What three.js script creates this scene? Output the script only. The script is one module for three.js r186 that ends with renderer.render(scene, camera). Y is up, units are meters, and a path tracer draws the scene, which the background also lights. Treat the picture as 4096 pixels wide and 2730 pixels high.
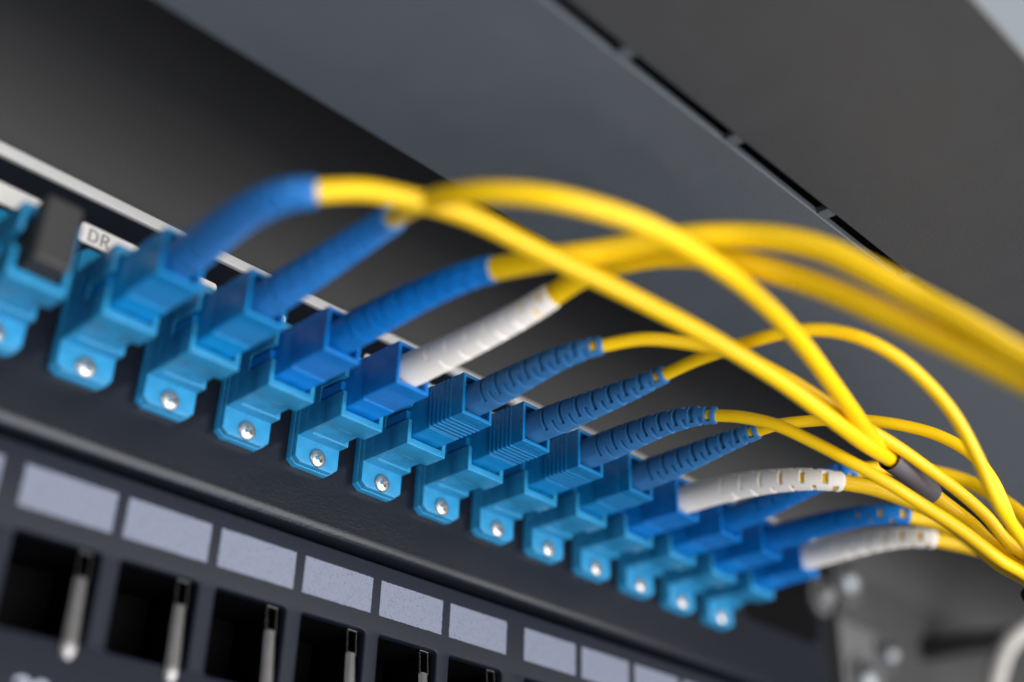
import * as THREE from 'three';
import { mergeGeometries, mergeVertices, toCreasedNormals } from 'three/addons/utils/BufferGeometryUtils.js';
import { RoundedBoxGeometry } from 'three/addons/geometries/RoundedBoxGeometry.js';
import { RectAreaLightUniformsLib } from 'three/addons/lights/RectAreaLightUniformsLib.js';
import { Brush, Evaluator, SUBTRACTION } from 'three-bvh-csg';

// ---------------------------------------------------------------- camera, light, exposure
// Shapes are laid out in millimetres (x along the port row, y up, z out of the panel) and scaled to metres once.
const S = 0.001;
const scene = new THREE.Scene();
scene.background = new THREE.Color(0.13, 0.132, 0.138);
const camera = new THREE.PerspectiveCamera(30.56, 1024 / 682, 0.005, 10);
{
  const m = new THREE.Matrix4().makeBasis(
    new THREE.Vector3(0.69781, 0.02757, 0.71575), new THREE.Vector3(-0.3693, 0.87006, 0.32653), new THREE.Vector3(-0.61374, -0.49218, 0.61732));
  camera.quaternion.setFromRotationMatrix(m);
  camera.position.set(-54.934 * S, -83.543 * S, 158.711 * S);
  camera.focus = 0.2085;
  camera.userData.fStop = 5.4;
}
const renderer = new THREE.WebGLRenderer({ antialias: true });
renderer.toneMapping = THREE.LinearToneMapping;
renderer.toneMappingExposure = 1;
renderer.shadowMap.enabled = true;
RectAreaLightUniformsLib.init();
function softbox(name, [x, y, z], [tx, ty, tz], w, h, intensity, color) {
  const l = new THREE.RectAreaLight(color, intensity, w, h);
  l.name = name; l.position.set(x, y, z); l.lookAt(tx, ty, tz); scene.add(l);
}
softbox('front_lamp', [0.38, -0.12, 0.92], [0.14, 0, 0.02], 1.15, 0.65, 6, 0xfffcf8);
softbox('low_lamp', [0.12, -0.5, 0.58], [0.09, 0, 0.03], 0.75, 0.5, 4.9, 0xf4f6ff);
softbox('top_lamp', [0.42, 0.62, 0.5], [0.15, 0.01, 0.12], 0.4, 0.3, 8, 0xffffff);
softbox('left_fill', [-0.55, 0.0, 0.4], [0.08, 0, 0.04], 0.3, 0.3, 3.2, 0xffffff);  // added fill that lifts the white boots; no lamp stands there

// ---------------------------------------------------------------- helpers
let seed = 20240607;
function rnd() { seed = (seed * 1664525 + 1013904223) >>> 0; return seed / 4294967296; }
const used = {};
function numbered(n) { used[n] = (used[n] || 0) + 1; return used[n] === 1 ? n : `${n}_${String(used[n] - 1).padStart(3, '0')}`; }
function thing(name, label, category, [x, y, z] = [0, 0, 0], group) {
  const o = new THREE.Group();
  o.name = numbered(name); o.position.set(x * S, y * S, z * S);
  o.userData = { label, category }; if (group) o.userData.group = group;
  scene.add(o);
  return o;
}
// texture coordinates in millimetres, by the axis each face looks along
function boxUV(g) {
  if (g.index) g = g.toNonIndexed();
  const p = g.attributes.position, n = g.attributes.normal, uv = new Float32Array(p.count * 2);
  for (let i = 0; i < p.count; i += 3) {
    let ax = 0, ay = 0, az = 0;
    for (let k = 0; k < 3; k++) { ax += Math.abs(n.getX(i + k)); ay += Math.abs(n.getY(i + k)); az += Math.abs(n.getZ(i + k)); }
    for (let k = 0; k < 3; k++) {
      const x = p.getX(i + k), y = p.getY(i + k), z = p.getZ(i + k);
      const [u, v] = ax >= ay && ax >= az ? [z, y] : ay >= az ? [x, z] : [x, y];
      uv[2 * (i + k)] = u; uv[2 * (i + k) + 1] = v;
    }
  }
  g.setAttribute('uv', new THREE.BufferAttribute(uv, 2));
  return g;
}
function finish(g, keepUV) { if (!keepUV) g = boxUV(g); g.scale(S, S, S); return g; }
function put(name, g, m, parent) {
  const o = new THREE.Mesh(g, m);
  o.name = name; o.castShadow = o.receiveShadow = true;
  parent.add(o);
  return o;
}
const bare = (g) => { const h = g.index ? g.toNonIndexed() : g; for (const k of Object.keys(h.attributes)) if (k !== 'position' && k !== 'normal') h.deleteAttribute(k); return h; };
const join = (list) => mergeGeometries(list.map(bare));
function block(x0, x1, y0, y1, z0, z1, r = 0.15) {
  const g = new RoundedBoxGeometry(x1 - x0, y1 - y0, z1 - z0, 2, Math.min(r, (x1 - x0) / 2.1, (y1 - y0) / 2.1, (z1 - z0) / 2.1));
  g.translate((x0 + x1) / 2, (y0 + y1) / 2, (z0 + z1) / 2);
  return bare(g);
}
// corners of a counter-clockwise outline rounded by r (one radius, or one per corner)
function roundPoly(pts, r, seg = 3) {
  const out = [];
  pts.forEach((p, i) => {
    const a = pts[(i + pts.length - 1) % pts.length], b = pts[(i + 1) % pts.length], rr = Array.isArray(r) ? r[i] : r;
    const da = [a[0] - p[0], a[1] - p[1]], db = [b[0] - p[0], b[1] - p[1]], la = Math.hypot(...da), lb = Math.hypot(...db);
    const d = Math.min(rr, la * 0.45, lb * 0.45);
    if (d < 1e-4) { out.push(p); return; }
    const s = [p[0] + da[0] / la * d, p[1] + da[1] / la * d], e = [p[0] + db[0] / lb * d, p[1] + db[1] / lb * d];
    for (let k = 0; k <= seg; k++) { const t = k / seg, u = 1 - t; out.push([u * u * s[0] + 2 * u * t * p[0] + t * t * e[0], u * u * s[1] + 2 * u * t * p[1] + t * t * e[1]]); }
  });
  return out;
}
function inset(pts, d) {
  return pts.map((p, i) => {
    const a = pts[(i + pts.length - 1) % pts.length], b = pts[(i + 1) % pts.length];
    const e1 = [p[0] - a[0], p[1] - a[1]], e2 = [b[0] - p[0], b[1] - p[1]], l1 = Math.hypot(...e1), l2 = Math.hypot(...e2);
    const n1 = [-e1[1] / l1, e1[0] / l1], n2 = [-e2[1] / l2, e2[0] / l2], k = d / Math.max(0.35, 1 + n1[0] * n2[0] + n1[1] * n2[1]);
    return [p[0] + (n1[0] + n2[0]) * k, p[1] + (n1[1] + n2[1]) * k];
  });
}
// an outline drawn out from z0 to z1 with a rounded edge at the front, and at the back if asked
function prism(pts, z0, z1, bev = 0.12, back = 0) {
  const rings = [];
  if (back) rings.push([z0, back], [z0 + back * 0.3, back * 0.3], [z0 + back, 0]); else rings.push([z0, 0]);
  if (bev) rings.push([z1 - bev, 0], [z1 - bev * 0.3, bev * 0.3], [z1, bev]); else rings.push([z1, 0]);
  const loops = rings.map(([z, d]) => (d ? inset(pts, d) : pts).map(([x, y]) => [x, y, z])), pos = [], n = pts.length;
  for (let r = 0; r + 1 < loops.length; r++) for (let i = 0; i < n; i++) {
    const j = (i + 1) % n, a = loops[r][i], b = loops[r][j], c = loops[r + 1][j], d = loops[r + 1][i];
    pos.push(...a, ...b, ...c, ...a, ...c, ...d);
  }
  for (const [k, flip] of [[0, true], [loops.length - 1, false]]) {
    const L = loops[k];
    for (const [a, b, c] of THREE.ShapeUtils.triangulateShape(L.map((q) => new THREE.Vector2(q[0], q[1])), [])) pos.push(...L[a], ...(flip ? L[c] : L[b]), ...(flip ? L[b] : L[c]));
  }
  const g = new THREE.BufferGeometry();
  g.setAttribute('position', new THREE.Float32BufferAttribute(pos, 3));
  return bare(toCreasedNormals(mergeVertices(g, 1e-4), 0.5));
}
const rect = (x0, x1, y0, y1) => [[x0, y0], [x1, y0], [x1, y1], [x0, y1]];

// ---------------------------------------------------------------- materials
function noiseTex(n, fn, mm, srgb) {
  const d = new Uint8Array(n * n * 4);
  for (let y = 0; y < n; y++) for (let x = 0; x < n; x++) { const c = fn(x / n, y / n), k = 4 * (y * n + x); for (let q = 0; q < 3; q++) d[k + q] = Math.max(0, Math.min(255, Math.round(255 * (Array.isArray(c) ? c[q] : c)))); d[k + 3] = 255; }
  const t = new THREE.DataTexture(d, n, n);
  t.wrapS = t.wrapT = THREE.RepeatWrapping; t.magFilter = THREE.LinearFilter; t.minFilter = THREE.LinearMipmapLinearFilter; t.generateMipmaps = true;
  if (srgb) t.colorSpace = THREE.SRGBColorSpace;
  t.repeat.set(1 / mm, 1 / mm); t.needsUpdate = true;
  return t;
}
function lattice(cells) {                      // tiling value noise
  const v = Array.from({ length: cells * cells }, rnd), at = (i, j) => v[((j % cells + cells) % cells) * cells + (i % cells + cells) % cells];
  return (u, w) => {
    const x = u * cells, y = w * cells, i = Math.floor(x), j = Math.floor(y), fx = x - i, fy = y - j, sx = fx * fx * (3 - 2 * fx), sy = fy * fy * (3 - 2 * fy);
    return (at(i, j) * (1 - sx) + at(i + 1, j) * sx) * (1 - sy) + (at(i, j + 1) * (1 - sx) + at(i + 1, j + 1) * sx) * sy;
  };
}
const peelA = lattice(64), peelB = lattice(128), peelC = lattice(22);
const peelBump = noiseTex(512, (u, v) => 0.45 * peelA(u, v) + 0.35 * peelB(u, v) + 0.2 * peelC(u, v), 16);
const fineA = lattice(90), fineB = lattice(200), fineC = lattice(7);
const fineBump = noiseTex(512, (u, v) => 0.6 * fineA(u, v) + 0.4 * fineB(u, v), 14);
const smudge = noiseTex(256, (u, v) => { const a = 0.55 * fineC(u, v) + 0.3 * peelC(u, v) + 0.15 * fineA(u, v); return [1, 0.75 + 0.5 * (a - 0.5), 1]; }, 37);
const pit = lattice(150), pit2 = lattice(70);
const pitMap = noiseTex(1024, (u, v) => { const d = pit(u, v) * 0.6 + pit2(u, v) * 0.4; const k = d < 0.2 ? 0.68 : d < 0.3 ? 0.88 : 0.97 + 0.06 * (d - 0.5); return [k, k, k]; }, 14, true);
const streak = noiseTex(512, (() => { const a = lattice(256), b = lattice(9); return (u, v) => 0.5 * a(u, 0.01 + v * 0.02) + 0.35 * a(v, u * 0.03) + 0.15 * b(u, v); })(), 9);
const dustA = lattice(180), dustB = lattice(12);
const dustMap = noiseTex(1024, (u, v) => { const s = dustA(u, v) > 0.965 && dustB(u, v) > 0.45 ? 1 : 0, m = 0.92 + 0.1 * dustB(v, u); return s ? [1, 1, 1] : [m * 0.9, m * 0.94, m * 0.95]; }, 23, true);

const std = (o) => new THREE.MeshPhysicalMaterial(o);
const lin = (r, g, b) => new THREE.Color().setRGB(r, g, b);
const plastic = (c, rough = 0.42) => std({ color: c, roughness: rough, map: dustMap, bumpMap: fineBump, bumpScale: 0.000006, roughnessMap: smudge, specularIntensity: 0.8 });
const M = {
  adapter: plastic(lin(0.028, 0.29, 0.55)),
  plugGrip: plastic(lin(0.004, 0.21, 0.5), 0.42),
  plugCyan: plastic(lin(0.002, 0.25, 0.6), 0.45),
  plugBlue: plastic(lin(0.002, 0.205, 0.64), 0.45),
  bootSlate: plastic(lin(0.045, 0.195, 0.45), 0.55),
  bootAzure: plastic(lin(0.025, 0.2, 0.56), 0.5),
  bootRoyal: plastic(lin(0.003, 0.195, 0.62), 0.5),
  bootWhite: std({ color: lin(0.95, 0.9, 0.82), roughness: 0.65, specularIntensity: 0.6, sheen: 0.5, sheenRoughness: 0.8, sheenColor: lin(1, 0.97, 0.93) }),
  cable: std({ color: lin(0.88, 0.545, 0.003), roughness: 0.42, specularIntensity: 0.55, bumpMap: fineBump, bumpScale: 0.000004, roughnessMap: smudge }),
  sleeve: std({ color: lin(0.095, 0.085, 0.095), roughness: 0.5, bumpMap: fineBump, bumpScale: 0.000006 }),
  panel: std({ color: lin(0.007, 0.0085, 0.013), roughness: 0.23, specularIntensity: 0.68, specularColor: lin(0.9, 0.95, 1), bumpMap: peelBump, bumpScale: 0.000026 }),
  edge: std({ color: lin(0.55, 0.545, 0.53), roughness: 0.5 }),
  slate: std({ color: lin(0.0095, 0.012, 0.02), roughness: 0.42, specularIntensity: 0.32, bumpMap: peelBump, bumpScale: 0.00002 }),
  print: std({ color: lin(0.18, 0.2, 0.258), roughness: 0.7, specularIntensity: 0.5, map: pitMap, bumpMap: peelBump, bumpScale: 0.00005 }),
  black: std({ color: lin(0.004, 0.004, 0.005), roughness: 0.6, specularIntensity: 0.25 }),
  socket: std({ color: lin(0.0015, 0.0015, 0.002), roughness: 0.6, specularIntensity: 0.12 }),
  spring: std({ color: lin(0.24, 0.235, 0.235), metalness: 0.95, roughness: 0.36, bumpMap: streak, bumpScale: 0.00003 }),
  screw: std({ color: lin(0.6, 0.575, 0.54), metalness: 1, roughness: 0.4, bumpMap: fineBump, bumpScale: 0.00001 }),
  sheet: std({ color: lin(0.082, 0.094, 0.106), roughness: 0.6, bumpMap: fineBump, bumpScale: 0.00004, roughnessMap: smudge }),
  sheetFrontShaded: std({ color: lin(0.051, 0.054, 0.059), roughness: 0.6, bumpMap: fineBump, bumpScale: 0.00004, roughnessMap: smudge }),  // same sheet as the rear plate, its dimmer light put into the colour
  casing: std({ color: lin(0.05, 0.05, 0.05), roughness: 0.6, bumpMap: fineBump, bumpScale: 0.00003 }),
  cap: std({ color: lin(0.026, 0.026, 0.026), roughness: 0.6, bumpMap: fineBump, bumpScale: 0.00001 }),
  paper: std({ color: lin(0.72, 0.7, 0.68), roughness: 0.6 }),
  zinc: std({ color: lin(0.2, 0.215, 0.225), metalness: 0.9, roughness: 0.45 }),
  rail: std({ color: lin(0.12, 0.12, 0.123), roughness: 0.45, metalness: 0.3 }),
  wall: std({ color: lin(0.036, 0.036, 0.036), roughness: 0.6 }),
  jacket: std({ color: lin(0.42, 0.4, 0.37), roughness: 0.45 }),
};
// ---------------------------------------------------------------- setting: the steel round the panels
const PITCH = 14, MID = 8.58;                                // adapter pitch; height of a port's middle above its lower screw
const casing = thing('equipment_casing', 'plain dark grey steel face behind and above the patch panel', 'casing');
put('face', finish(block(-300, 420, 30, 100, -8, -3, 0.3)), M.casing, casing);
put('top_baffle', finish(block(-300, 420, 96.5, 98, -2.9, 90, 0.3)), M.casing, casing);  // unseen, added to shut light out of the space above the tray
put('side_face', finish(block(216, 420, -90, 30.4, -60, -3.3, 0.3)), M.wall, casing);

// tray overhead: one sheet with a row of slots along the fold
const tray = thing('overhead_tray', 'grey sheet metal tray overhead with a line of black slots', 'tray');
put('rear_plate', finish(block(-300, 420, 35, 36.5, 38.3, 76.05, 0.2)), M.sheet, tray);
put('front_plate', finish(block(-300, 420, 35, 36.5, 78.2, 116.5, 0.2)), M.sheetFrontShaded, tray);
for (let k = -8; k < 15; k++) put('bridge', finish(block(46.3 + 25.35 * k - 1.2, 46.3 + 25.35 * k + 1.2, 35.12, 36.4, 75.9, 78.35, 0.1)), M.sheet, tray);
put('light_baffle', finish(block(-300, 420, 36.6, 96, 79.5, 81, 0.2)), M.sheet, tray);  // hidden sheet added to keep front light off the casing face
put('slot_dark_plate', finish(block(-300, 420, 41, 42, 45, 79.2, 0.2)), M.black, tray);  // black plate added over the slots so they stay dark

// the fibre panel: powder-coated face with a rolled lower edge
const panel = thing('adapter_panel', 'black textured steel panel carrying the row of blue fibre adapters', 'patch panel');
{
  const prof = [[28.6, 0], [-9.3, 0]];
  const R = 2.6;
  for (let k = 1; k <= 10; k++) { const a = k / 10 * Math.PI / 2; prof.push([-9.3 - R * Math.sin(a), -R + R * Math.cos(a)]); }
  prof.push([-11.9, -40], [-10.6, -40], [-10.6, -2], [-9, -1.4], [28.6, -1.4]);
  const sh = new THREE.Shape(prof.map(([y, z]) => new THREE.Vector2(-z, y)));   // extruded along what becomes x
  const g = new THREE.ExtrudeGeometry(sh, { depth: 310, bevelEnabled: false, steps: 1 });
  g.rotateY(Math.PI / 2); g.translate(-95, 0, 0);
  put('face', finish(bare(toCreasedNormals(g, 0.6))), M.panel, panel);
  put('edge_strip', finish(block(-95, 215, 28.9, 30.9, -1.4, 0.5, 0.35)), M.edge, panel);
  put('shade_patch', finish(prism(roundPoly(rect(179, 212, 3.5, 22), 5, 6), 0.02, 0.1, 0)), M.socket, panel);  // flat dark plate added for the shade past the last adapter, no opening
  put('housing', finish(block(-95, 214, -10.4, 28.4, -40, -1.6, 0.2)), M.black, panel);
}
// paper labels, DR printed at the left of each
{
  const c = document.createElement('canvas'); c.width = 512; c.height = 168;
  const x = c.getContext('2d');
  x.fillStyle = '#e6e3df'; x.fillRect(0, 0, 512, 168);
  x.fillStyle = '#3a3633'; x.font = '150px sans-serif'; x.fillText('DR', 56, 138);
  const t = new THREE.CanvasTexture(c); t.colorSpace = THREE.SRGBColorSpace;
  const m = std({ map: t, roughness: 0.55 });
  const w = 10.4, h = 3.4, g = prism(roundPoly(rect(0, w, 0, h), 0.7, 4), 0, 0.12, 0.03);
  const p = g.attributes.position, uv = new Float32Array(p.count * 2);
  for (let i = 0; i < p.count; i++) { uv[2 * i] = p.getX(i) / w; uv[2 * i + 1] = p.getY(i) / h; }
  g.setAttribute('uv', new THREE.BufferAttribute(uv, 2));
  finish(g, true);
  for (let i = 0; i <= 12; i++) { const o = put('label', g, i ? m : M.paper, panel); o.position.set((PITCH * i - 4.5) * S, (21.05 + 0.2 * (rnd() - 0.5)) * S, 0.05 * S); o.rotation.z = (rnd() - 0.5) * 0.02; }
}

// the copper port panel below: face with square openings, grey label fields
const lower = thing('port_panel', 'dark slate panel of square ports under grey label fields', 'port panel');
const portX = (i) => 9.7 + 15.72 * i + (i >= 6 ? 2.87 : 0), fieldX = (i) => 9.1 + 15.76 * i + (i >= 6 ? 2.87 : 0);
{
  const sh = new THREE.Shape([[-80, -60], [222, -60], [222, -13.9], [-80, -13.9]].map(([a, b]) => new THREE.Vector2(a, b)));
  for (let i = -5; i < 12; i++) {
    const x = portX(i);
    sh.holes.push(new THREE.Path(roundPoly(rect(x, x + 12.8, -38.6, -25.6), 0.7, 3).reverse().map(([a, b]) => new THREE.Vector2(a, b))));
  }
  const g = new THREE.ExtrudeGeometry(sh, { depth: 1.2, bevelEnabled: true, bevelThickness: 0.35, bevelSize: 0.35, bevelOffset: -0.35, bevelSegments: 3 });
  g.translate(0, 0, 0.4);
  put('face', finish(bare(toCreasedNormals(g, 0.6))), M.slate, lower);
  put('top_flange', finish(block(-80, 222, -15.1, -14.0, -40, 0.35, 0.3)), M.slate, lower);
  // label fields: thin paint with a ragged edge
  const ragged = () => {
    const pts = [], w = 13.95, h = 5.95, e = () => (rnd() - 0.5) * 0.1;
    for (let k = 0; k < 70; k++) pts.push([w * k / 70, e()]);
    for (let k = 0; k < 30; k++) pts.push([w + e(), h * k / 30]);
    for (let k = 0; k < 70; k++) pts.push([w - w * k / 70, h + e()]);
    for (let k = 0; k < 30; k++) pts.push([e(), h - h * k / 30]);
    return pts;
  };
  for (let i = -1; i < 10; i++) {
    const o = put('label_field', finish(prism(ragged(), 0, 0.03, 0)), M.print, lower);
    o.position.set((fieldX(i) - (i < 0 ? 1.4 : 0)) * S, -22.54 * S, 1.945 * S);
  }
  // the sockets behind the openings, each with a bent metal contact spring
  const tube = [];
  for (const [a, b, c, d] of [[-0.6, 0, -13.5, 0.5], [12.8, 13.4, -13.5, 0.5], [0, 12.8, 0.02, 0.5], [0, 12.8, -13.5, -13.02]]) tube.push(block(a, b, c, d, -12, 0.38, 0.05));
  tube.push(block(-0.6, 13.4, -13.5, 0.5, -12.6, -12.02, 0.05));
  const sg = finish(join(tube));
  // a straight tongue leaning out at the bottom, its upper quarter punched to a thin frame
  const pos = [], cross = [[-1.1, -0.22], [-0.5, 0.2], [0.62, 0.22], [1.05, -0.05], [1.0, -0.26], [-1.0, -0.3]], rows = 20;
  const at = (k, q) => { const t = k / rows, [cx, cz] = cross[q % 6]; return [cx * (0.86 + 0.16 * t) * (k === rows ? 0.6 : k === rows - 1 ? 0.9 : 1), -4 - 11.3 * t, cz - 26 * Math.max(0, t - 0.84) ** 2]; };
  for (let k = 0; k < rows; k++) for (let q = 0; q < 6; q++) pos.push(...at(k, q), ...at(k + 1, q + 1), ...at(k, q + 1), ...at(k, q), ...at(k + 1, q), ...at(k + 1, q + 1));
  for (let q = 1; q < 5; q++) pos.push(...at(0, 0), ...at(0, q), ...at(0, q + 1), ...at(rows, 0), ...at(rows, q + 1), ...at(rows, q));
  const tg = new THREE.BufferGeometry(); tg.setAttribute('position', new THREE.Float32BufferAttribute(pos, 3));
  const tongue = bare(toCreasedNormals(mergeVertices(tg, 1e-4), 0.4));
  const frame = [block(-0.95, -0.88, -4.3, -0.2, -0.2, 0.15, 0.03), block(0.84, 0.92, -4.3, -0.2, -0.2, 0.15, 0.03), block(-0.95, 0.92, -0.32, -0.2, -0.2, 0.2, 0.05)];
  const spg = join([tongue, ...frame]);
  spg.rotateX(-0.135); spg.translate(0, 0, 0.75);
  const spring = finish(spg);
  for (let i = -1; i < 9; i++) {
    const s = put('port_socket', sg, M.socket, lower); s.position.set(portX(i) * S, -25.6 * S, 0);
    const c = put('contact_spring', spring, M.spring, s); c.position.set((10.75 + 0.2 * rnd()) * S, 0, 0); c.rotation.z = -0.015 - 0.02 * rnd();
  }
  // printed port number, cut by the lower edge of the picture
  const c = document.createElement('canvas'); c.width = c.height = 256;
  const x = c.getContext('2d');
  x.clearRect(0, 0, 256, 256); x.fillStyle = '#ffffff'; x.font = 'bold 190px sans-serif'; x.textAlign = 'center'; x.fillText('20', 128, 200);
  const printed = new THREE.CanvasTexture(c); printed.colorSpace = THREE.SRGBColorSpace;
  const g2 = new THREE.PlaneGeometry(6.4, 6.4);
  g2.scale(S, S, S);
  const n = put('port_number', g2, std({ color: lin(0.4, 0.43, 0.53), alphaMap: null, map: printed, transparent: true, roughness: 0.7 }), lower);
  n.position.set(16.4 * S, -45.9 * S, 1.96 * S);
}

// ---------------------------------------------------------------- fibre adapters
const screwGeo = (() => {
  const pts = [[0.001, 0.72]];
  for (let k = 1; k <= 10; k++) { const a = k / 10 * Math.PI / 2; pts.push([1.6 * Math.sin(a), 0.1 + 0.62 * Math.cos(a) ** 1.1]); }
  pts.push([1.6, -0.2], [0.001, -0.2]);
  const dome = new THREE.LatheGeometry(pts.reverse().map(([r, y]) => new THREE.Vector2(r, y)), 40);
  dome.rotateX(Math.PI / 2);
  let a = new Brush(dome); a.updateMatrixWorld();
  const ev = new Evaluator(); ev.attributes = ['position', 'normal']; ev.useGroups = false;
  const wedge = (turn) => {
    const g = new THREE.CylinderGeometry(1.72, 0.7, 1.3, 4, 1); g.rotateY(Math.PI / 4); g.rotateX(Math.PI / 2); g.scale(1, 0.36, 1); g.rotateZ(turn); g.translate(0, 0, 0.5);
    const b = new Brush(g); b.updateMatrixWorld(); return b;
  };
  for (const t of [0, Math.PI / 2]) { a = ev.evaluate(a, wedge(t), SUBTRACTION); a.updateMatrixWorld(); }
  return finish(bare(toCreasedNormals(mergeVertices(bare(a.geometry), 1e-4), 0.7)));
})();
const adapterGeo = (() => {
  const T = 2 * MID, list = [];
  const mirror = (p) => p;
  // flange with cut corners, a step round its front
  const fl = (w, b, c) => roundPoly([[-w + c, b], [w - c, b], [w, b + c * 0.8], [w, T - b - c * 0.8], [w - c, T - b], [-w + c, T - b], [-w, T - b - c * 0.8], [-w, b + c * 0.8]], 0.15, 2);
  list.push(prism(fl(4.46, -1.78, 1.15), 0, 1.25, 0.1), prism(fl(4.36, -1.64, 1.1), 1.2, 2.43, 0.14));
  const y0 = 2.78, y1 = T - 2.78, W = 4.28;
  // root, waisted middle, and mouth (a C open at the left for the key)
  list.push(prism(roundPoly(rect(-W, W + 0.12, y0, y1), 0.16, 2), 2.2, 4.75, 0.14));
  list.push(prism(roundPoly([[-W + 0.03, y0 + 0.03], [-3.1, y0 + 0.03], [-3.1, y0 + 0.34], [3.32, y0 + 0.34], [3.32, y1 - 0.34], [-3.1, y1 - 0.34], [-3.1, y1 - 0.03], [-W + 0.03, y1 - 0.03], [-W + 0.03, 9.95], [-3.25, 9.95], [-3.25, 7.25], [-W + 0.03, 7.25]], 0.06, 2), 7.3, 9.1, 0));
  list.push(prism(roundPoly([[-W + 0.03, y0 + 0.03], [-3.1, y0 + 0.03], [-3.1, y0 + 0.34], [3.32, y0 + 0.34], [3.32, y1 - 0.34], [-3.1, y1 - 0.34], [-3.1, y1 - 0.03], [-W + 0.03, y1 - 0.03]], 0.06, 2), 4.5, 7.3, 0));
  const I = 3.45, iy0 = y0 + 1.25, iy1 = y1 - 1.25;
  list.push(prism(roundPoly([[-W, y0], [W, y0], [W, y1], [-W, y1], [-W, 9.85], [-I, 9.85], [-I, iy1], [I, iy1], [I, iy0], [-I, iy0], [-I, 7.32], [-W, 7.32]], [0.2, 0.2, 0.2, 0.2, 0.1, 0.1, 0.06, 0.06, 0.06, 0.06, 0.1, 0.1], 2), 9, 13.58, 0.16, 0.1));
  list.push(block(-1.6, 1.4, y0 - 0.03, y0 + 0.2, 9.05, 9.3, 0.05));
  return finish(join(list));
})();
const adapterLabel = [
  'blue fibre adapter at the far left holding the dark dust cap', 'blue fibre adapter at the foot of the topmost arched blue boot', 'blue fibre adapter under the second arched blue boot from the left',
  'blue fibre adapter under the bright royal blue boot beside the first white boot', 'blue fibre adapter under the first white boot from the left', 'blue fibre adapter with a sharp steel screw, just right of the first white boot',
  'blue fibre adapter of the plug with an embossed rectangle under it', 'blue fibre adapter under the third slotted slate blue boot', 'blue fibre adapter just left of the middle white boot',
  'blue fibre adapter under the middle white boot', 'blue fibre adapter just right of the middle white boot', 'blurred blue fibre adapter second from the right end of the row', 'blurred blue fibre adapter last at the right end of the row'];
for (let i = 0; i <= 12; i++) {
  const a = thing('fibre_adapter', adapterLabel[i], 'fibre adapter', [PITCH * i + 0.12 * (rnd() - 0.5), 0.12 * (rnd() - 0.5), 0.01], 'blue fibre adapters screwed to the panel');
  a.rotation.z = 0.012 * (rnd() - 0.5);
  put('body', adapterGeo, M.adapter, a);
  for (const y of [0, 2 * MID]) { const s = put('screw', screwGeo, M.screw, a); s.position.set(0, y * S, 2.5 * S); s.rotation.z = i === 5 ? 0.35 : i === 6 ? 0.15 : rnd() * 1.5; }
}
{
  const c = thing('dust_cap', 'dark grey square dust cap plugged into the leftmost adapter', 'dust cap', [0, MID, 0]);
  put('cap', finish(block(-2.75, 2.75, -4.15, 6.3, 13.75, 17.2, 0.7)), M.cap, c);
  put('stem', finish(block(-2.6, 2.6, -4.1, 4.2, 5, 14, 0.3)), M.cap, c);
}

// ---------------------------------------------------------------- patch cords: plug, slotted boot, cable
function plugGeo(ribbed) {
  const list = [], w = 3.34, h = 3.7;
  // neck inside the adapter, then the grip
  list.push(prism(roundPoly(rect(-w + 0.12, w - 0.12, -h - 0.25, h + 0.25), 0.3, 3), 5, 17.6, 0.1));
  list.push(block(-w - 0.7, -w + 0.5, -0.9, 0.75, 7.4, 12.6, 0.12));
  const outer = roundPoly(rect(-w, w, -h, h), 0.32, 4), oy = 3.05, ox = 2.72;
  list.push(prism(roundPoly(rect(-w, w, -h - 0.02, h), 0.32, 4), 17.3, 23.6, 0, 0.2));
  if (ribbed) for (let k = 0; k < 6; k++) list.push(prism(roundPoly(rect(-w - 0.11, w + 0.11, -h - 0.14, h + 0.11), 0.4, 4), 17.5 + k * 0.98, 17.5 + k * 0.98 + 0.42, 0.12, 0.12));
  else for (let k = 0; k < 9; k++) list.push(prism(roundPoly(rect(-w - 0.05, w + 0.05, -h - 0.06, h + 0.05), 0.35, 4), 17.6 + k * 0.6, 17.6 + k * 0.6 + 0.3, 0.05, 0.05));
  // open mouth: four walls
  list.push(block(-w + 0.001, w - 0.001, -h + 0.001, -oy, 22.5, 25.6, 0.14), block(-w + 0.001, w - 0.001, oy, h - 0.001, 22.5, 25.6, 0.14));
  list.push(block(-w + 0.002, -ox, -h + 0.1, h - 0.1, 22.5, 25.59, 0.14), block(ox, w - 0.002, -h + 0.1, h - 0.1, 22.5, 25.59, 0.14));
  if (ribbed) for (const [a, b, c, d] of [[-2.1, 2.0, 23.2, 23.3], [-2.1, 2.0, 24.8, 24.9], [-2.1, -2.0, 23.2, 24.9], [1.9, 2.0, 23.2, 24.9]]) list.push(block(a, b, -h - 0.05, -h + 0.05, c, d, 0.03));
  return finish(join(list));
}
const plugRibbed = plugGeo(true), plugSmooth = plugGeo(false);
const V = (a) => new THREE.Vector3(...a);
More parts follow.
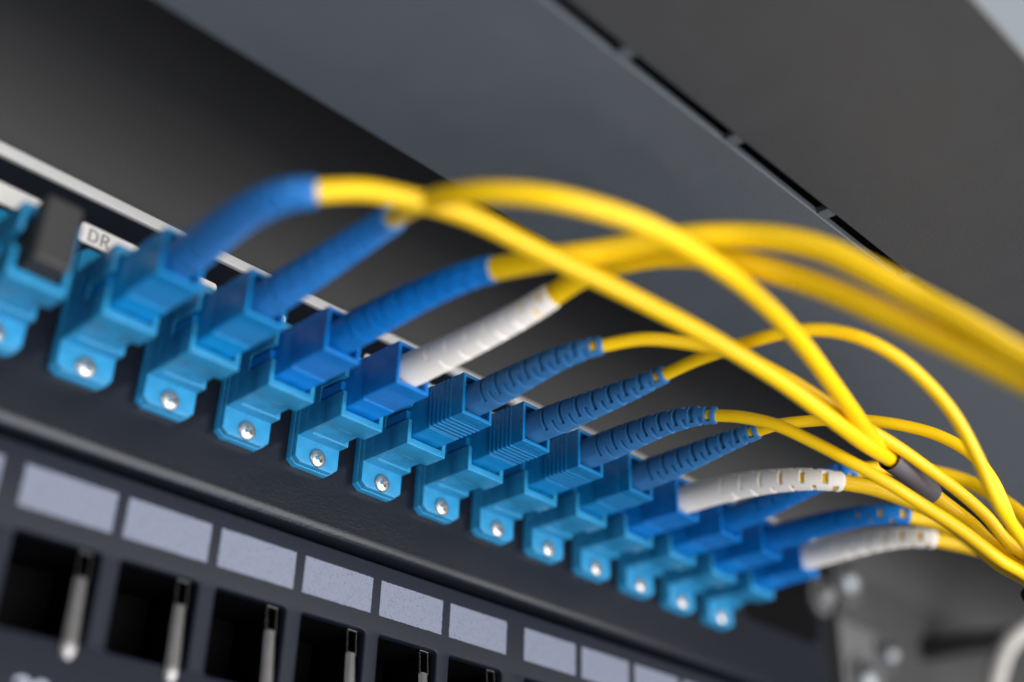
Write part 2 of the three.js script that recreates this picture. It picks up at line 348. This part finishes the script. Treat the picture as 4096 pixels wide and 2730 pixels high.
// a sleeve swept along a curve, with staggered slits cut down towards the cable
function bootGeo(curve, o) {
  const L = curve.getLength(), us = [0, 0.012], slits = [];
  const s0 = o.first < 1 ? L * o.first : o.first, s1 = L - 1.3;
  for (let k = 0; k < o.rings; k++) { const f = k / (o.rings - 1); const s = s0 + (s1 - s0) * (f * 1.18 - 0.18 * f * f); slits.push({ s, w: o.slit * (0.75 + 0.3 * f), side: k % 2 }); }
  for (let k = 1; k <= 60; k++) us.push(k / 60);
  for (const q of slits) for (const d of [-0.5, -0.38, 0.38, 0.5]) us.push((q.s + d * q.w) / L);
  us.push(1 - 0.25 / L);
  us.sort((a, b) => a - b);
  const N = 96, fr = curve.computeFrenetFrames(400, false), pos = [], rings = [];
  const rad = (t) => { const k = Math.max(0, (t - o.flat) / (1 - o.flat)); let r = o.r0 + (o.r1 - o.r0) * Math.pow(k, o.power); if (t > 1 - 0.25 / L) r -= 0.12; if (t < 0.02) r -= 0.25; return r; };
  // frames carried along from a fixed start so that slits face left and down
  const up = new THREE.Vector3(), T0 = new THREE.Vector3();
  for (const t of us) {
    const c = curve.getPointAt(Math.min(1, t)), T = curve.getTangentAt(Math.min(1, t));
    const X = new THREE.Vector3(1, 0, 0).addScaledVector(T, -T.x).normalize(), Y = new THREE.Vector3().crossVectors(T, X);
    const r = rad(t), q = slits.find((e) => Math.abs(t * L - e.s) < 0.4 * e.w), row = [];
    for (let k = 0; k < N; k++) {
      const a = 2 * Math.PI * k / N;
      let rr = r;
      if (q) {
        const m = q.side ? Math.PI / 2 : 0, d = Math.abs(((a - m + Math.PI / 2) % Math.PI + Math.PI) % Math.PI - Math.PI / 2), half = 1.0 + (o.wide || 0);
        if (d < half) rr = L - q.s < o.open ? Math.max(o.floor - 0.34, r - 1.4) : Math.max(o.floor, r - o.depth);
      }
      row.push(c.clone().addScaledVector(X, rr * Math.cos(a)).addScaledVector(Y, rr * Math.sin(a)));
    }
    rings.push(row);
  }
  for (let r = 0; r + 1 < rings.length; r++) for (let k = 0; k < N; k++) {
    const j = (k + 1) % N, a = rings[r][k], b = rings[r][j], c = rings[r + 1][j], d = rings[r + 1][k];
    for (const p of [a, b, c, a, c, d]) pos.push(p.x, p.y, p.z);
  }
  const inner = rings.at(-1), c = curve.getPointAt(1), TT = curve.getTangentAt(1);
  for (let k = 0; k < N; k++) { const a = inner[k], b = inner[(k + 1) % N], ce = c.clone().addScaledVector(TT, -0.3); for (const p of [a, b, ce]) pos.push(p.x, p.y, p.z); }
  const b0 = rings[0], c0 = curve.getPointAt(0);
  for (let k = 0; k < N; k++) for (const p of [b0[(k + 1) % N], b0[k], c0]) pos.push(p.x, p.y, p.z);
  const g = new THREE.BufferGeometry(); g.setAttribute('position', new THREE.Float32BufferAttribute(pos, 3));
  return finish(bare(toCreasedNormals(mergeVertices(g, 1e-5), 0.6)));
}
const TIE = [146.3, -15.8, 82.2];
const CORDS = {
 1: { tip: [14.0, 5.3, 54.9], path: [[18.8, 6.8, 57.7], [23.8, 7.3, 59.9], [28.7, 7.5, 61.8], [33.5, 7.4, 63.1], [40.1, 6.8, 64.4], [46.9, 6.2, 65.8], [53.9, 5.5, 67.4], [61.1, 4.7, 69.0], [69.2, 4.2, 70.2], [77.7, 3.3, 71.4], [87.4, 2.3, 72.2], [98.5, 1.0, 72.5], [110.1, 0.4, 72.2], [118.7, 1.0, 71.5], [125.7, 0.4, 71.5], [131.7, -1.0, 71.6], [137.0, -3.4, 73.2], [139.6, -7.4, 75.8], [141.5, -11.2, 78.0], [148.7, -15.8, 82.2], [150.9, -31.8, 82.2], [150.7, -49.8, 80.2], [145.9, -85.8, 74.2], [137.1, -135.8, 66.2]] },
 2: { tip: [29.0, 10.9, 51.4], path: [[26.8, 8.4, 58.9], [26.4, 6.4, 65.1], [27.9, 5.2, 70.4], [32.2, 4.3, 75.7], [39.6, 4.1, 79.5], [45.9, 4.2, 81.1], [54.2, 4.6, 81.5], [63.8, 4.7, 81.4], [72.9, 4.4, 80.6], [83.0, 3.9, 78.9], [93.1, 3.0, 76.8], [104.3, 2.2, 74.3], [115.2, 1.6, 71.7], [125.1, 2.4, 69.3], [132.1, 1.9, 69.4], [137.6, 0.1, 70.2], [141.0, -4.1, 73.4], [143.6, -9.5, 76.6], [147.7, -15.8, 84.1], [150.1, -31.8, 83.9], [149.7, -49.8, 82.1], [144.5, -85.8, 77.1], [135.2, -135.8, 70.0]] },
 3: { tip: [45.0, 9.5, 54.2], path: [[47.1, 8.8, 61.7], [52.1, 9.6, 68.9], [55.1, 10.2, 73.9], [58.2, 10.4, 78.8], [61.5, 10.1, 83.4], [64.2, 8.7, 88.2], [67.1, 6.4, 92.6], [70.4, 3.1, 96.5], [73.7, -0.5, 100.2], [76.1, -4.4, 104.2], [78.3, -8.5, 108.0], [80.4, -12.6, 111.6], [86.7, -31.2, 122.9], [92.3, -64.3, 132.9]] },
 4: { tip: [56.0, 9.9, 55.1], path: [[56.4, 11.0, 59.7], [58.1, 12.1, 63.9], [59.9, 11.8, 70.2], [62.6, 10.9, 75.5], [65.6, 9.3, 80.4], [68.8, 6.9, 85.0], [71.3, 3.8, 89.7], [73.7, 0.2, 94.2], [76.1, -3.4, 98.5], [78.2, -7.0, 102.7], [80.2, -10.5, 106.7], [82.1, -14.2, 110.6], [88.2, -31.8, 122.9], [93.6, -64.2, 133.8]] },
 5: { tip: [70.0, 8.6, 52.4], path: [[73.5, 9.3, 57.5], [79.3, 8.8, 62.8], [84.4, 7.5, 67.0], [91.7, 6.0, 69.7], [101.0, 4.5, 71.3], [109.7, 3.3, 72.4], [117.0, 2.0, 73.8], [125.0, -0.1, 75.3], [130.7, -2.8, 77.2], [135.2, -6.1, 79.0], [138.8, -9.4, 80.0], [145.7, -15.8, 84.6], [148.3, -31.8, 84.4], [147.7, -49.8, 82.6], [141.5, -85.8, 77.8], [131.2, -135.8, 70.9]] },
 6: { tip: [84.0, 9.0, 53.4], path: [[84.5, 9.7, 59.0], [86.1, 10.4, 66.0], [86.9, 10.6, 70.2], [89.0, 11.0, 74.3], [91.4, 10.7, 78.0], [94.6, 9.3, 81.7], [99.2, 7.1, 84.5], [104.6, 4.3, 86.1], [110.0, 0.8, 87.0], [116.6, -3.8, 86.7], [123.9, -8.3, 85.5], [144.1, -15.8, 83.3], [146.8, -31.8, 83.2], [146.1, -49.8, 81.3], [139.0, -85.8, 75.8], [127.9, -135.8, 68.3]] },
 7: { tip: [98.0, 7.1, 52.9], path: [[99.3, 6.2, 56.4], [102.1, 4.4, 61.0], [106.7, 1.7, 65.0], [111.4, -1.4, 68.8], [117.0, -4.3, 72.1], [122.2, -6.3, 74.0], [129.0, -9.3, 76.8], [136.1, -12.9, 79.3], [144.1, -15.8, 81.2], [146.8, -31.8, 81.3], [146.1, -49.8, 79.2], [139.0, -85.8, 72.7], [127.9, -135.8, 64.2]] },
 8: { tip: [112.0, 9.8, 51.7], path: [[112.7, 10.1, 55.0], [115.8, 10.4, 60.0], [118.4, 10.3, 64.1], [121.2, 9.8, 68.0], [125.3, 8.6, 72.8], [128.4, 7.0, 76.2], [131.9, 4.3, 79.2], [134.8, 0.6, 80.7], [138.4, -3.7, 80.8], [145.7, -15.8, 79.9], [148.3, -31.8, 80.1], [147.7, -49.8, 77.9], [141.5, -85.8, 70.7], [131.2, -135.8, 61.6]] },
 9: { tip: [129.0, 4.4, 56.6], path: [[134.8, 4.4, 59.4], [139.9, 3.4, 62.1], [144.2, 1.7, 65.0], [147.7, -2.1, 68.7], [150.2, -8.0, 72.9], [147.7, -15.8, 80.4], [150.1, -31.8, 80.6], [149.7, -49.8, 78.4], [144.5, -85.8, 71.4], [135.2, -135.8, 62.5]] },
 10: { tip: [140.0, 11.1, 53.2], path: [[145.5, 12.8, 55.7], [149.8, 13.2, 58.7], [152.6, 12.5, 62.5], [155.9, 10.3, 67.4], [157.2, 6.3, 72.0], [158.2, 2.9, 75.0], [159.4, -2.7, 78.3], [162.7, -24.0, 87.1], [165.6, -59.6, 95.1]] },
 11: { tip: [156.0, 6.6, 54.8], path: [[160.5, 6.3, 57.3], [164.5, 3.9, 61.1], [164.5, -1.8, 66.2], [146.3, -15.8, 82.2], [148.8, -31.8, 82.2], [148.3, -49.8, 80.2], [142.3, -85.8, 74.2], [132.3, -135.8, 66.2]] },
 12: { tip: [169.0, 6.0, 53.4], path: [[174.0, 5.3, 57.0], [177.5, 3.8, 60.9], [146.3, -15.8, 82.2], [148.8, -31.8, 82.2], [148.3, -49.8, 80.2], [142.3, -85.8, 74.2], [132.3, -135.8, 66.2]] },
};
const slim = { r0: 2.7, r1: 1.42, flat: 0.22, power: 1.25, first: 6.2, rings: 15, slit: 0.95, depth: 1.3, floor: 1.04, open: 1.7 };
const stout = { r0: 2.85, r1: 1.9, flat: 0.15, power: 1.1, first: 6, rings: 17, slit: 0.9, depth: 0.5, floor: 1.72, open: 0 };
const holed = { r0: 2.65, r1: 1.8, flat: 0.1, power: 1.0, first: 0.36, rings: 12, slit: 0.9, depth: 0.5, floor: 1.5, open: 13, wide: -0.32 };
const plain = { r0: 2.75, r1: 1.85, flat: 0.1, power: 1.0, first: 0.25, rings: 13, slit: 0.6, depth: 0.3, floor: 1.6, open: 5, wide: -0.35 };
const KIND = {
  1: ['plugCyan', 'bootAzure', stout, 1.32, 'yellow patch cord with the topmost arched azure boot, far left'], 2: ['plugCyan', 'bootAzure', stout, 1.32, 'yellow patch cord whose azure boot is second from the left'],
  3: ['plugBlue', 'bootRoyal', stout, 1.65, 'yellow patch cord with the bright royal blue boot left of the first white boot'], 4: ['plugBlue', 'bootWhite', plain, 1.65, 'yellow patch cord with the white boot farthest left, on a royal blue plug'],
  5: ['plugGrip', 'bootSlate', slim, 1.02, 'thin yellow patch cord with slotted slate blue boot, right beside the left white boot'], 6: ['plugGrip', 'bootSlate', slim, 1.02, 'thin yellow patch cord with slotted boot, arching highest over the slotted boots'],
  7: ['plugGrip', 'bootSlate', slim, 1.02, 'thin yellow patch cord in sharp focus running diagonally to the lower right corner'], 8: ['plugGrip', 'bootSlate', slim, 1.02, 'thin yellow patch cord with the rightmost slotted slate blue boot'],
  9: ['plugBlue', 'bootWhite', holed, 1.4, 'yellow patch cord with the middle white boot with amber slots'], 10: ['plugBlue', 'bootRoyal', holed, 1.3, 'yellow patch cord with royal blue boot half hidden behind the middle white boot'],
  11: ['plugBlue', 'bootRoyal', { ...holed, first: 0.6, rings: 7 }, 1.4, 'yellow patch cord with royal blue boot just above the rightmost white boot'], 12: ['plugBlue', 'bootWhite', holed, 1.4, 'yellow patch cord with the blurred white boot farthest right'],
};
for (let i = 1; i <= 12; i++) {
  const [pm, bm, shape, rc, label] = KIND[i], base = new THREE.Vector3(PITCH * i, MID, 0), c = CORDS[i];
  const cord = thing('fibre_cable', label, 'patch cord', [PITCH * i, MID, 0], 'yellow fibre patch cords');
  const local = (a) => V(a).sub(base), tip = local(c.tip), next = local(c.path[0]);
  put('plug_housing', i >= 5 && i <= 8 ? plugRibbed : plugSmooth, M[pm], cord);
  const start = new THREE.Vector3(0, 0, 23.2), out = next.clone().sub(tip).normalize(), len = tip.distanceTo(start);
  const curve = new THREE.CubicBezierCurve3(start, new THREE.Vector3(0, 0, 23.2 + len * 0.4), tip.clone().addScaledVector(out, -len * 0.25), tip);
  put('boot', bootGeo(curve, shape), M[bm], cord);
  const pts = []; for (let k = 1; k <= 8; k++) pts.push(curve.getPointAt(k / 8 * 0.985));
  pts.push(tip.clone(), ...c.path.map(local));
  const path = new THREE.CatmullRomCurve3(pts, false, 'centripetal');
  const tube = new THREE.TubeGeometry(path, 320, rc, 20, false);
  put('cable', finish(bare(tube)), M.cable, cord);
  if (i === 1) {
    const a = c.path.length - 8, sp = new THREE.CatmullRomCurve3([13, 14, 15].map((k) => local(c.path[k])), false, 'centripetal');
    const ring = [];
    put('heat_shrink_sleeve', finish(bare(new THREE.TubeGeometry(sp, 40, 1.95, 28, false))), M.sleeve, cord);
  }
}
{
  const t = thing('cable_tie', 'black cable tie round the yellow bundle at the lower right edge', 'cable tie', TIE);
  const g = new THREE.TorusGeometry(3.9, 0.45, 10, 40); g.scale(1, 1, 2.4); g.rotateX(Math.PI / 2 - 0.25); g.rotateZ(0.25);
  put('strap', finish(bare(g)), M.black, t);
  put('head', finish(block(3.7, 5.6, -1.2, 1.2, -1.3, 1.3, 0.3)), M.black, t);
}

// ---------------------------------------------------------------- rack hardware at the far end
const post = thing('rack_post', 'pale grey upright steel rack post behind the end of the panels', 'rack post', [223, -90, 0]);
put('rail', finish(block(0, 24, 0, 106, -22, -1.5, 2.5)), M.rail, post);
put('flange', finish(block(22, 30, 0, 106, -22, -12, 0.8)), M.rail, post);
function bolt(p, r, label, m = M.zinc) {
  const b = thing('rack_bolt', label, 'bolt', p, 'bolts at the end of the panels');
  put('washer', finish(bare(new THREE.CylinderGeometry(r * 1.35, r * 1.35, 1, 32).rotateX(Math.PI / 2).translate(0, 0, 0.5))), M.rail, b);
  const pts = []; for (let k = 0; k <= 8; k++) { const a = k / 8 * Math.PI / 2; pts.push(new THREE.Vector2(Math.max(0.001, r * Math.sin(a)), 3.2 * Math.cos(a))); }
  pts.push(new THREE.Vector2(r, -0.2));
  put('head', finish(bare(new THREE.LatheGeometry(pts.reverse(), 32).rotateX(Math.PI / 2).translate(0, 0, 1.1))), m, b);
}
const bracket = thing('panel_ear', 'black bent steel ear joining the fibre panel to the rack', 'bracket', [214, -12, 0]);
put('plate', finish(block(1.2, 8.5, 2, 42, -3, 0, 0.5)), M.black, bracket);
bolt([229.5, 25, -1.4], 4.6, 'bright round bolt under the rightmost white boot');
bolt([213.5, 16.5, 0.1], 3.6, 'dull grey bolt just left of the bright one, past the last blue plug', M.rail);
bolt([233.5, 0, -1.4], 4.6, 'pale round bolt at the lower edge below the rack post');
bolt([246, 9, -1.4], 3.2, 'blurred bright bolt on the right side of the rack post');
{
  const w = thing('black_cable', 'thick black cable blurred behind the white cable, lower right', 'cable');
  const pts = [[246, 6, -30], [262, 13, -18], [269, 15, -9], [276, 17.5, -0.5], [284, 19.5, 8], [291, 20.5, 16], [302, 23, 29], [330, 27, 60]].map(V);
  put('jacket', finish(bare(new THREE.TubeGeometry(new THREE.CatmullRomCurve3(pts, false, 'centripetal'), 60, 3, 16, false))), M.black, w);
}
{
  const w = thing('white_cable', 'thick white cable curving at the lower right corner', 'cable');
  const pts = [[292, 40, 50], [280, 24, 38], [270, 16, 27], [267.5, 12, 23], [268, 8, 20], [270, 1, 16], [276, -12, 12], [282, -40, 8]].map(V);
  put('jacket', finish(bare(new THREE.TubeGeometry(new THREE.CatmullRomCurve3(pts, false, 'centripetal'), 90, 2.5, 20, false))), M.jacket, w);
}
{
  const f = new THREE.Vector3(1.08, 0.99, -0.2);
  const l = thing('ceiling_light', 'blurred bright ceiling light beyond the tray, top right corner', 'ceiling light', [0, 0, 0]);
  l.position.copy(f); l.lookAt(0.1, 0, 0.05);
  const g = new THREE.BoxGeometry(0.6, 0.6, 0.02); g.translate(0, 0, -0.011);
  put('frame', new THREE.BoxGeometry(0.64, 0.64, 0.03).translate(0, 0, -0.04), M.rail, l);
  put('diffuser', g, std({ color: 0x222222, emissive: lin(0.36, 0.4, 0.44), emissiveIntensity: 1, roughness: 1 }), l);
  const a = new THREE.RectAreaLight(0xeef4ff, 0.4, 0.6, 0.6); a.name = 'ceiling_glow'; a.position.copy(f); a.lookAt(0.1, 0, 0.05); scene.add(a);
}
renderer.render(scene, camera);
